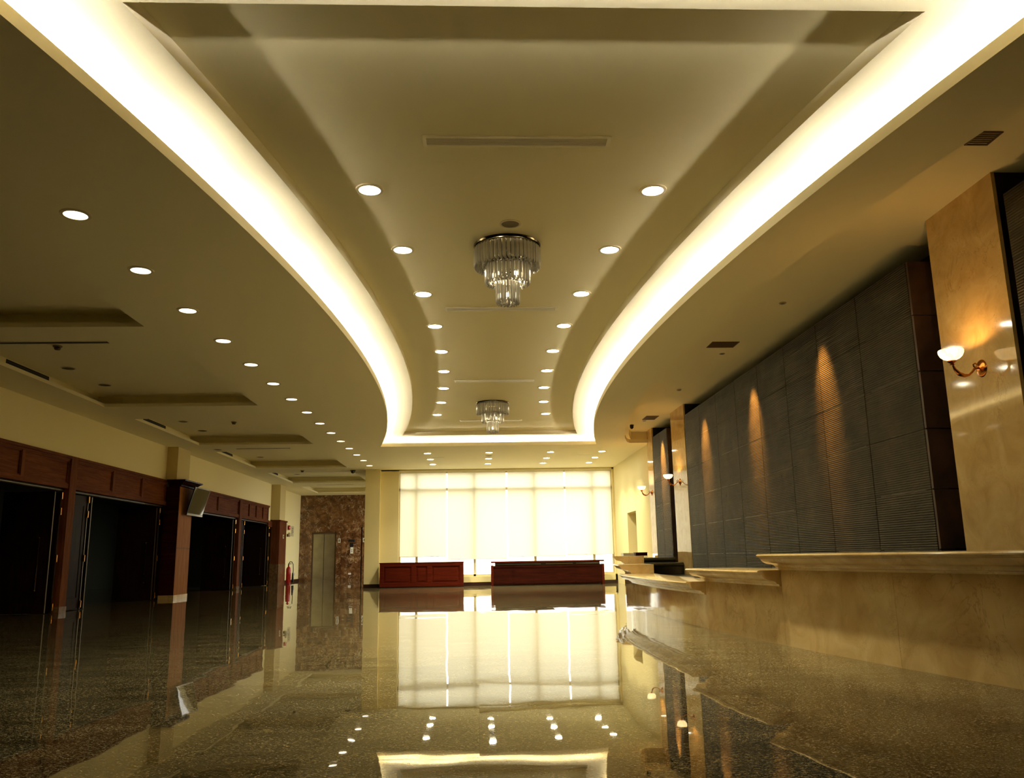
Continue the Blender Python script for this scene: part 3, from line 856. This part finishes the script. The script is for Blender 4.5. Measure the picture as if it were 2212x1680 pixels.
# ------------------------------------------------------------------ wall sconces
def make_sconce(y, label):
    t = thing('wall_sconce', label, 'wall lamp', (XP, y, 2.27), 0, 'alabaster sconces on the marble piers')
    MB().lathe([(0.0005, -0.030), (0.022, -0.030), (0.030, -0.024), (0.046, -0.020), (0.062, -0.012), (0.072, -0.005), (0.074, -0.001), (0.0005, -0.001)], n=28, axis='X').build('backplate', M['bronze'], t, smooth=True)
    path = [(-0.025, 0, 0.005), (-0.06, 0, 0.0), (-0.085, 0, -0.03), (-0.115, 0, -0.055), (-0.155, 0, -0.060), (-0.195, 0, -0.045), (-0.225, 0, -0.012), (-0.24, 0, 0.028)]
    pts = []
    for i in range(len(path) - 1):
        for k in range(4):
            f = k / 4; pts.append(tuple(a + (b - a) * f for a, b in zip(path[i], path[i + 1])))
    pts.append(path[-1])
    rads = [0.009 + 0.008 * max(0, math.sin(math.pi * min(1, max(0, (i - 12) / 15)))) for i in range(len(pts))]
    MB().tube(pts, rads, 12).build('arm', M['bronze'], t, smooth=True)
    MB().tube([(-0.03, 0, 0.03), (-0.05, 0, 0.045), (-0.068, 0, 0.035), (-0.066, 0, 0.015), (-0.052, 0, 0.014)], 0.006, 8).build('scroll', M['bronze'], t, smooth=True)
    c = (-0.245, 0, 0.0)
    MB().lathe([(0.0005, 0.03), (0.022, 0.032), (0.012, 0.042), (0.026, 0.052), (0.036, 0.060), (0.034, 0.068), (0.0005, 0.070)], c, 20).build('cup', M['bronze'], t, smooth=True)
    MB().lathe([(0.004, 0.070), (0.034, 0.072), (0.062, 0.084), (0.084, 0.104), (0.096, 0.130), (0.098, 0.150), (0.094, 0.158), (0.090, 0.150), (0.088, 0.130), (0.076, 0.106), (0.056, 0.090), (0.004, 0.080)], c, 32).build('bowl', M['alab'], t, smooth=True)
    l = bpy.data.lights.new('sconce_bulb', 'POINT'); l.energy = SCONCE_W; l.color = (1.0, 0.52, 0.15); l.shadow_soft_size = 0.018
    lo = bpy.data.objects.new('sconce_bulb', l); COL.objects.link(lo); lo.parent = t; lo.location = (-0.245, 0, 0.125)
make_sconce(6.47, 'nearest lit alabaster bowl sconce, on the nearest marble pier')
make_sconce(16.85, 'middle lit alabaster bowl sconce, beside the far end of the large ridged wall')
make_sconce(19.66, 'farthest lit alabaster bowl sconce, beside the cream wall')

# ------------------------------------------------------------------ wooden fascia over the folding doors
def fascia(y0, y1, splits, label):
    t = thing('wood_fascia', label, 'wood fascia', (XL, y0, FZ0), 0, 'wooden fascias over the folding doors')
    H = FZ1 - FZ0; L = y1 - y0
    MB().box(-0.1, 0.02, 0, L, 0, H).build('board', M['wood'], t)
    MB().box(0.02, 0.075, 0, L, H - 0.05, H).box(0.02, 0.05, 0, L, H - 0.085, H - 0.05).build('cornice', M['wood'], t)
    MB().box(0.02, 0.055, 0, L, 0, 0.085).build('bottom_rail', M['wood'], t)
    ys = [0] + [s - y0 for s in splits] + [L]
    for s in ys[1:-1]:
        MB().box(0.02, 0.055, s - 0.045, s + 0.045, 0.085, H - 0.085).build('stile', M['woodv'], t)
    for a, b in zip(ys[:-1], ys[1:]):
        a2 = a + (0.045 if a > 0 else 0.02); b2 = b - (0.045 if b < L else 0.02)
        m_ = MB(); e = 0.02
        za, zb = 0.085, H - 0.085
        m_.box(0.02, 0.04, a2, b2, za, za + e).box(0.02, 0.04, a2, b2, zb - e, zb).box(0.02, 0.04, a2, a2 + e, za + e, zb - e).box(0.02, 0.04, b2 - e, b2, za + e, zb - e)
        m_.build('panel_moulding', M['wood'], t)
fascia(8.0, 14.93, [10.3, 11.85, 13.4], 'red-brown panelled fascia over the nearest doors, cut by the left edge')
fascia(15.17, 19.59, [16.75, 18.2], 'red-brown panelled fascia between the door post and the television pilaster')
fascia(20.51, 25.55, [22.1, 23.55], 'red-brown panelled fascia just beyond the television pilaster')
fascia(25.8, 29.2, [26.75, 27.6, 28.45], 'farthest red-brown fascia, divided in four small panels')
for y0, y1, lb in ((14.93, 15.17, 'red-brown wooden post between the two nearest folding doorways'), (25.55, 25.80, 'red-brown wooden post between the two far folding doorways')):
    t = thing('door_post', lb, 'door post', (XL + 0.02, (y0 + y1) / 2, 0), 0, 'wooden posts between the folding doors')
    h = (y1 - y0) / 2
    MB().box(-0.1, 0.055, -h + 0.002, h - 0.002, 0.1, FZ1).build('post', M['woodv'], t)
    MB().box(-0.1, 0.065, -h - 0.01, h + 0.01, 0, 0.1).build('plinth', M['brownplain'], t)
o = MB().box(XL + 0.002, XL + 0.04, 29.202, 29.74, 2.0, 2.2).build('door_header', M['wood']); tag(o, 'short low wooden header joining the last fascia to the far pilaster', 'header')
# door head track
for k, (a, b, lb) in enumerate(((8.0, 14.93, 'black door track above the nearest folding doors'), (15.17, 19.6, 'black door track left of the television pilaster'), (20.5, 25.55, 'black door track right of the television pilaster'), (25.8, 29.19, 'black door track above the farthest folding doors'))):
    t = thing('door_track', lb, 'door track', (XL, a, FZ0), 0, 'door tracks under the fascias')
    MB().box(-0.10, -0.02, 0, b - a, -0.05, -0.001).build('housing', M['leaf'], t)
    MB().box(-0.02, -0.012, 0, b - a, -0.035, -0.022).build('rail', M['edge'], t)

# folded door leaves
def door_stack(y, label, spread=0.18, depth=0.85, flip=1):
    t = thing('folding_door', label, 'door', (XL - 0.03, y, 0), 0, 'dark folded door leaves along the left wall')
    H = 2.06
    for k, yy in enumerate((-spread / 2, spread / 2)):
        lf = MB().box(-depth, 0, yy - 0.022, yy + 0.022, 0.012, H).build('leaf', M['leaf'], t)
        MB().box(0.0, 0.006, yy - 0.012, yy + 0.012, 0.012, H).build('edge_strip', M['edge'], lf)
        s = -1 if k == 0 else 1
        if k == 0:
            yb = yy - 0.022
            for hx in (-0.16, ):
                MB().tube([(hx, yb - 0.05, 0.39), (hx, yb - 0.05, 1.27)], 0.011, 8).build('pull_bar', M['chrome'], lf, smooth=True)
                for z in (0.58, 1.09): MB().tube([(hx, yb + 0.002, z), (hx, yb - 0.06, z)], 0.014, 8).build('standoff', M['brass'], lf, smooth=True)
                for z in (0.39, 1.27): MB().lathe([(0.001, -0.012), (0.014, -0.008), (0.014, 0.008), (0.001, 0.012)], (hx, yb - 0.05, z), 8).build('bar_end', M['brass'], lf, smooth=True)
    yh = flip * spread / 2
    for z in (0.10, 0.92, 1.73, 2.0):
        MB().tube([(0.016, yh, z - 0.06), (0.016, yh, z + 0.06)], 0.015, 10).lathe([(0.001, z + 0.06), (0.010, z + 0.064), (0.001, z + 0.074)], (0.016, yh, 0), 8).build('hinge', M['brass'], t, smooth=True)
door_stack(14.77, 'folded dark door leaves with brass hinges beside the near door post', 0.22)
door_stack(15.98, 'folded dark door leaves just beyond the near door post', 0.15, flip=-1)
door_stack(19.36, 'folded dark door leaves against the near side of the television pilaster', 0.16)
door_stack(21.45, 'folded dark door leaves just beyond the television pilaster', 0.2, flip=-1)
door_stack(25.36, 'folded dark door leaves against the far door post', 0.22)
door_stack(26.35, 'folded dark door leaves just beyond the far door post', 0.14)
door_stack(29.4, 'farthest folded dark door leaves, beside the red pilaster', 0.3)
def fixed_leaf(y0, y1, label):
    t = thing('side_door_leaf', label, 'door', (XL - 0.06, y0, 0), 0, 'closed dark door leaves')
    MB().box(-0.022, 0.022, 0.01, y1 - y0 - 0.01, 0.012, 2.06).build('leaf', M['leaf'], t)
    MB().box(0.022, 0.03, 0.08, y1 - y0 - 0.08, 0.15, 0.22).box(0.022, 0.03, 0.08, y1 - y0 - 0.08, 1.88, 1.95).box(0.022, 0.03, 0.08, 0.12, 0.22, 1.88).box(0.022, 0.03, y1 - y0 - 0.12, y1 - y0 - 0.08, 0.22, 1.88).build('moulding', M['leaf'], t)
fixed_leaf(15.18, 15.88, 'closed dark door leaf beside the near door post')
fixed_leaf(25.82, 26.26, 'closed dark door leaf beside the far door post')

# ------------------------------------------------------------------ pilasters
t = thing('wood_pilaster', 'orange wooden pilaster with a wide dark cornice, carrying the television', 'pilaster', (-6.95, 20.05, 0), 0, 'wooden pilasters on the left wall')
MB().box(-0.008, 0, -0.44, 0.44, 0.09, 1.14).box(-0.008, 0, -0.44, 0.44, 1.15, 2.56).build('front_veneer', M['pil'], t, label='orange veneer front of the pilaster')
MB().box(-0.34, -0.0085, -0.45, 0.45, 0.09, 2.56).build('shaft', M['darkcherry'], t)  # sides in darker wood than the front, partly standing in for their shade
MB().box(-0.345, 0.006, -0.456, 0.456, 0.0, 0.09).build('plinth', M['cap'], t)
rows = []
for o_, z in ((0.0, 2.56), (0.03, 2.575), (0.035, 2.60), (0.08, 2.625), (0.13, 2.67), (0.17, 2.685), (0.175, 2.71), (0.17, 2.715)):
    rows.append([(0 + o_, -0.45 - o_, z), (0 + o_, 0.45 + o_, z), (-0.25, 0.45 + o_, z), (-0.25, -0.45 - o_, z)])
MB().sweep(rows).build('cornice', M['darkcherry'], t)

t = thing('wood_pilaster', 'far red wooden pilaster with a brown stone lower third', 'pilaster', (-7.0, 30.2, 0), 0, 'wooden pilasters on the left wall')
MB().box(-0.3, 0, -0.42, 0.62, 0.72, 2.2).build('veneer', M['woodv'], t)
MB().box(-0.31, 0.004, -0.424, 0.624, 0, 0.72).build('stone_base', M['brownplain'], t)
MB().box(-0.3, 0.03, -0.45, 0.65, 2.2, 2.25).build('cap', M['wood'], t)

# television
t = thing('television', 'flat television tilted down on the wooden pilaster, reflecting the hall', 'television', (-6.75, 20.36, 2.24))
t.rotation_euler = (0, R(15), 0)
MB().box(-0.03, 0.0, -0.55, 0.55, -0.34, 0.34).build('casing', M['bezel'], t, bevel=0.004)
MB().box(0.0005, 0.004, -0.525, 0.525, -0.29, 0.325).build('screen', M['screen'], t)
MB().box(0.0005, 0.006, -0.55, 0.55, -0.338, -0.30).build('chin', M['chrome'], t)
MB().box(-0.09, -0.03, -0.12, 0.12, -0.13, 0.13).build('bracket', M['bezel'], t)

# ------------------------------------------------------------------ fire gear and signs by the far pilaster
t = thing('fire_extinguisher', 'red fire extinguisher standing beside the far pilaster', 'fire extinguisher', (-6.90, 30.95, 0))
MB().lathe([(0.0005, 0.002), (0.082, 0.002), (0.088, 0.02), (0.088, 0.50), (0.078, 0.56), (0.045, 0.60), (0.028, 0.62), (0.028, 0.65), (0.0005, 0.65)], n=24).build('cylinder', M['red'], t, smooth=True)
MB().box(-0.02, 0.02, -0.02, 0.02, 0.65, 0.70).box(-0.012, 0.11, -0.012, 0.012, 0.70, 0.715).box(-0.012, 0.10, -0.012, 0.012, 0.735, 0.75).build('valve', M['rubber'], t)
MB().tube([(0.0, 0, 0.71), (0.05, 0, 0.80), (0.11, 0, 0.79), (0.16, 0, 0.70), (0.175, 0, 0.5), (0.165, 0, 0.38)], 0.014, 8).build('hose', M['rubber'], t, smooth=True)
MB().lathe([(0.016, 0.40), (0.03, 0.36), (0.045, 0.06), (0.042, 0.055), (0.0005, 0.055)], (0.16, 0, 0), 14).build('horn', M['rubber'], t, smooth=True)
t = thing('alarm_bell', 'red round alarm bell on a white plate, high beside the far pilaster', 'alarm bell', (-6.99, 30.86, 2.02))
MB().box(0, 0.02, -0.03, 0.13, -0.10, 0.12).build('plate', M['white'], t)
MB().lathe([(0.0005, 0.11), (0.05, 0.105), (0.085, 0.08), (0.09, 0.021), (0.0005, 0.021)], (0, 0.1, 0.0), 24, axis='X').build('gong', M['red'], t, smooth=True)
t = thing('alarm_lamp', 'cream alarm lamp below the red bell on the far pilaster', 'alarm lamp', (-6.98, 30.87, 1.74))
MB().box(0, 0.05, -0.06, 0.06, -0.05, 0.05).build('box', M['brownplain'], t)
MB().lathe([(0.0005, 0.14), (0.05, 0.13), (0.075, 0.10), (0.075, 0.05), (0.0005, 0.05)], (0, 0.0, 0.02), 20, axis='X').build('lens', M['sign'], t, smooth=True)
t = thing('call_point', 'small cream call plate on the front of the far pilaster', 'call point', (-6.996, 30.3, 1.68))
MB().box(0, 0.02, -0.06, 0.06, -0.07, 0.07).build('plate', M['sign'], t)
MB().lathe([(0.0005, 0.028), (0.025, 0.026), (0.028, 0.021)], (0, 0, 0), 14, axis='X').build('button', M['brass'], t)
t = thing('wall_sign', 'cream notice with faint print on the far cream wall left of the elevator', 'sign', (XL - 0.099, 33.6, 1.98))
MB().box(0, 0.012, -0.22, 0.22, -0.2, 0.2).build('board', M['sign'], t)
sg = MB()
for i, (a, b) in enumerate(((-0.15, 0.12), (-0.15, 0.05), (-0.15, 0.14), (-0.15, -0.02))): sg.box(0.012, 0.014, a, b, 0.10 - 0.07 * i, 0.125 - 0.07 * i)
sg.build('print', M['signd'], t)
t = thing('power_outlet', 'pale power outlet low on the cream wall left of the elevator', 'outlet', (XL - 0.099, 34.2, 0.30))
MB().box(0, 0.012, -0.045, 0.045, -0.06, 0.06).build('plate', M['vent'], t)
MB().box(0.012, 0.014, -0.02, 0.02, 0.01, 0.03).box(0.012, 0.014, -0.02, 0.02, -0.03, -0.01).build('sockets', M['signd'], t)

# ------------------------------------------------------------------ elevator wall
mb = MB().box(-7.6, -7.155, YE, YE + 0.1, 0, 2.15).box(-5.665, -4.86, YE, YE + 0.1, 0, 2.15).box(-4.815, -3.3, YE, YE + 0.1, 0, 2.15)
mb.box(-7.6, -3.3, YE, YE + 0.1, 2.16, Z1 + 0.01).box(-7.155, -5.665, YE, YE + 0.1, 2.15 + 0.04, 2.165)
o = mb.build('wall_elevator', M['brown']); struct(o, 'brown veined marble wall around the elevator', 'wall')
o = MB().box(-7.6, -3.3, YE + 0.1, YE + 0.2, 0, Z1).build('wall_elevator_back', M['dark']); struct(o, 'dark backing seen in the joints of the marble wall', 'wall')
o = None
el = thing('elevator', 'steel two-panel elevator door in a brown marble portal', 'elevator', (-6.39, YE, 0))
MB().box(-0.76, -0.50, -0.02, 0.098, 0, 2.19).box(0.51, 0.72, -0.02, 0.098, 0, 2.19).box(-0.50, 0.51, -0.02, 0.098, 1.97, 2.19).build('portal', M['brown'], el)
MB().box(-0.50, -0.44, 0.05, 0.098, 0, 1.97).box(0.44, 0.51, 0.05, 0.098, 0, 1.97).box(-0.44, 0.44, 0.05, 0.098, 1.89, 1.97).build('inner_frame', M['ventdark'], el)
MB().box(-0.44, -0.010, 0.06, 0.095, 0.01, 1.89).build('door_panel', M['steel'], el)
MB().box(0.010, 0.44, 0.06, 0.095, 0.01, 1.89).build('door_panel', M['steel'], el)
MB().box(-0.44, 0.44, 0.0, 0.06, 0.0, 0.012).build('threshold', M['steel'], el)
def plate(x, z, label):
    t = thing('hall_lantern', label, 'elevator indicator', (x, YE - 0.025 if x < -5.6 and x > -7.1 else YE, z), 0, 'white plates beside the elevators')
    MB().box(-0.05, 0.05, -0.015, 0, -0.085, 0.085).build('plate', M['white'], t)
    MB().box(-0.022, 0.022, -0.018, -0.015, -0.055, 0.055).build('display', M['rubber'], t)
plate(-5.755, 1.615, 'white plate with a dark slot on the right jamb of the elevator')
plate(-4.725, 1.625, 'white plate with a dark slot next to the cream pillar')
t = thing('floor_indicator', 'black floor indicator above the elevator call button', 'elevator indicator', (-5.24, YE, 1.61))
MB().box(-0.135, 0.135, -0.03, 0, -0.045, 0.045).build('sign_bar', M['bezel'], t, bevel=0.01)
MB().box(-0.065, 0.065, -0.02, 0, -0.27, -0.09).build('display', M['screen'], t)
t = thing('call_button', 'white elevator call button plate under the black indicator', 'call button', (-5.23, YE, 1.21))
MB().box(-0.06, 0.06, -0.012, 0, -0.13, 0.13).build('plate', M['white'], t)
MB().lathe([(0.0005, -0.02), (0.018, -0.019), (0.02, -0.012)], (0, 0, 0.02), 14, axis='Y').build('button', M['signd'], t)
MB().lathe([(0.0005, -0.02), (0.018, -0.019), (0.02, -0.012)], (0, 0, -0.05), 14, axis='Y').build('button', M['signd'], t)
t = thing('power_outlet', 'white power outlet low on the marble wall right of the elevator', 'outlet', (-5.30, YE, 0.265))
MB().box(-0.055, 0.055, -0.012, 0, -0.035, 0.035).build('plate', M['white'], t)
MB().box(-0.02, -0.012, -0.014, -0.012, -0.012, 0.012).box(0.012, 0.02, -0.014, -0.012, -0.012, 0.012).build('sockets', M['signd'], t)

# ------------------------------------------------------------------ big window, blinds
wn = thing('window_1', 'wide floor-height window with four roller blinds', 'window', (0.88, YW + 0.15, 0.27)); wn['kind'] = 'structure'
ox, oz = 0.88, 0.27
mb = MB()
for x in (-1.86, -0.10, 1.745, 3.55): mb.box(x - 0.035 - ox, x + 0.035 - ox, -0.03, 0.05, 0, 3.18)
mb.box(-2.40 - ox, 4.16 - ox, -0.03, 0.05, 2.86 - oz, 2.94 - oz)
mb.box(-2.40 - ox, 4.16 - ox, -0.03, 0.05, 0, 0.06).box(-2.40 - ox, 4.16 - ox, -0.03, 0.05, 3.12, 3.19).box(-2.40 - ox, -2.35 - ox, -0.03, 0.05, 0.06, 3.12).box(4.11 - ox, 4.16 - ox, -0.03, 0.05, 0.06, 3.12)
mb.build('window_frame', M['mull'], wn)
MB().quad((-2.4 - ox, 0.02, 0.0), (4.16 - ox, 0.02, 0.0), (4.16 - ox, 0.02, 3.19), (-2.4 - ox, 0.02, 3.19)).build('pane', M['pane'], wn)
bl = [(-2.365, -0.965, 0.878, 'leftmost'), (-0.915, 0.870, 0.785, 'second'), (0.920, 2.660, 0.835, 'third'), (2.712, 4.125, 0.868, 'rightmost')]
for x0, x1, zb, nm in bl:
    t = thing('roller_blind', '%s cream roller blind of the four on the big window' % nm if nm in ('leftmost', 'rightmost') else '%s cream roller blind from the left on the big window' % nm, 'blind', ((x0 + x1) / 2, YW + 0.055, 3.44), 0, 'roller blinds on the big window')
    L = (x1 - x0) / 2
    MB().quad((-L, 0, -0.02), (L, 0, -0.02), (L, 0, zb - 3.44), (-L, 0, zb - 3.44)).build('fabric', M['blind'], t)
    MB().tube([(-L, 0, zb - 3.44), (L, 0, zb - 3.44)], 0.011, 8).build('hem_bar', M['rail'], t)
    MB().tube([(-L, 0.0, -0.02), (L, 0.0, -0.02)], 0.028, 12).build('roller', M['rail'], t)
o = MB().box(-2.39, 4.15, YW - 0.03, YW - 0.002, 3.42, 3.47).build('blind_valance', M['rail']); tag(o, 'thin white head rail along the top of the big window', 'blind rail')

# outside
o = MB().quad((-20, 25.8, -0.05), (30, 25.8, -0.05), (30, 60, -0.05), (-20, 60, -0.05)).build('ground_outside', M['paving']); struct(o, 'pale paving outside the window', 'ground')

# ------------------------------------------------------------------ counters under the window
t = thing('reception_counter', 'dark cherry panelled counter under the left part of the window', 'counter', (-1.65, 24.9, 0))
MB().box(-1.22, 1.22, -0.20, 0.22, 0.02, 0.69).build('body', M['cherry'], t)
MB().box(-1.235, 1.235, -0.235, 0.24, 0.69, 0.715).build('top', M['cherry'], t)
m_ = MB()
m_.box(-1.22, 1.22, -0.228, -0.20, 0.60, 0.69).box(-1.22, 1.22, -0.228, -0.20, 0.02, 0.13)
for x0, x1 in ((-1.22, -1.11), (-0.30, -0.16), (0.16, 0.30), (1.11, 1.22)): m_.box(x0, x1, -0.228, -0.20, 0.13, 0.60)
m_.build('front_frame', M['cherry'], t, bevel=0.006)
for x0, x1 in ((-1.06, -0.35), (-0.11, 0.11), (0.35, 1.06)):
    MB().box(x0, x1, -0.214, -0.20, 0.18, 0.55).build('raised_panel', M['cherry'], t, bevel=0.008)
t = thing('display_counter', 'near-black cherry counter with overhanging top under the right part of the window', 'counter', (2.05, 24.9, 0))
MB().box(-1.60, 1.60, -0.20, 0.22, 0.03, 0.57).build('body', M['darkcherry'], t)
MB().box(-1.67, 1.67, -0.24, 0.26, 0.655, 0.70).build('top', M['cherry'], t, bevel=0.008)
MB().box(-1.55, 1.55, -0.13, 0.18, 0.57, 0.655).build('recess', M['rubber'], t)
MB().box(-1.55, -0.2, -0.15, -0.131, 0.605, 0.618).box(-0.05, 0.75, -0.15, -0.131, 0.605, 0.618).box(0.85, 1.55, -0.15, -0.131, 0.605, 0.618).build('metal_strip', M['steel'], t)
for s in (-1, 1):
    MB().box(min(s * 1.60, s * 1.67), max(s * 1.60, s * 1.67), -0.22, 0.22, 0.0, 0.585).build('side_panel', M['cherry'], t, bevel=0.006)
m_ = MB()
for x in (-1.02, -0.42, 0.22, 0.82): m_.box(x - 0.012, x + 0.012, -0.212, -0.20, 0.05, 0.56)
m_.box(-1.60, 1.60, -0.212, -0.20, 0.52, 0.57).box(-1.60, 1.60, -0.212, -0.20, 0.06, 0.10)
m_.build('front_rails', M['darkcherry'], t)
# small boxes on the far end of the parapet
t = thing('box', 'flat white box on the far end of the parapet', 'box', (3.44, 19.2, 0.796))
MB().box(-0.12, 0.12, -0.16, 0.16, 0, 0.05).build('body', M['white'], t)
MB().box(-0.123, 0.123, -0.163, 0.163, 0.05, 0.065).build('lid', M['white'], t)
t = thing('box', 'flat dark brown box beside the white one on the parapet end', 'box', (3.72, 19.1, 0.796))
MB().box(-0.13, 0.13, -0.16, 0.16, 0, 0.055).build('body', M['darkcherry'], t)
MB().box(-0.133, 0.133, -0.163, 0.163, 0.055, 0.075).build('lid', M['darkcherry'], t)

# ------------------------------------------------------------------ dining room furniture glimpsed through the doors
def make_chair(loc, rz, label):
    t = thing('dining_chair', label, 'chair', loc, rz, 'chairs in the dark dining room')
    MB().box(-0.22, 0.22, -0.22, 0.22, 0.43, 0.47).build('seat', M['chairw'], t, bevel=0.01)
    for sx in (-0.19, 0.19):
        MB().tube([(sx, 0.19, 0), (sx, 0.19, 0.43)], 0.018, 8).build('leg', M['chairw'], t)
        MB().tube([(sx, -0.19, 0), (sx, -0.20, 0.45), (sx, -0.26, 0.95)], 0.018, 8).build('leg', M['chairw'], t)
    MB().box(-0.19, 0.19, -0.265, -0.235, 0.86, 0.96).build('top_rail', M['chairw'], t, bevel=0.008)
    MB().box(-0.07, 0.07, -0.245, -0.225, 0.47, 0.87).build('splat', M['chairw'], t)
    return t
c0 = make_chair((-8.35, 22.9, 0), R(100), 'dark wooden dining chair just inside the doorway beyond the television pilaster')
dup(c0, (-8.6, 18.0, 0), 'dark wooden dining chair inside the doorway left of the television pilaster', R(80))
dup(c0, (-8.8, 16.9, 0), 'second dark dining chair left of the television pilaster, nearer the camera', R(60))
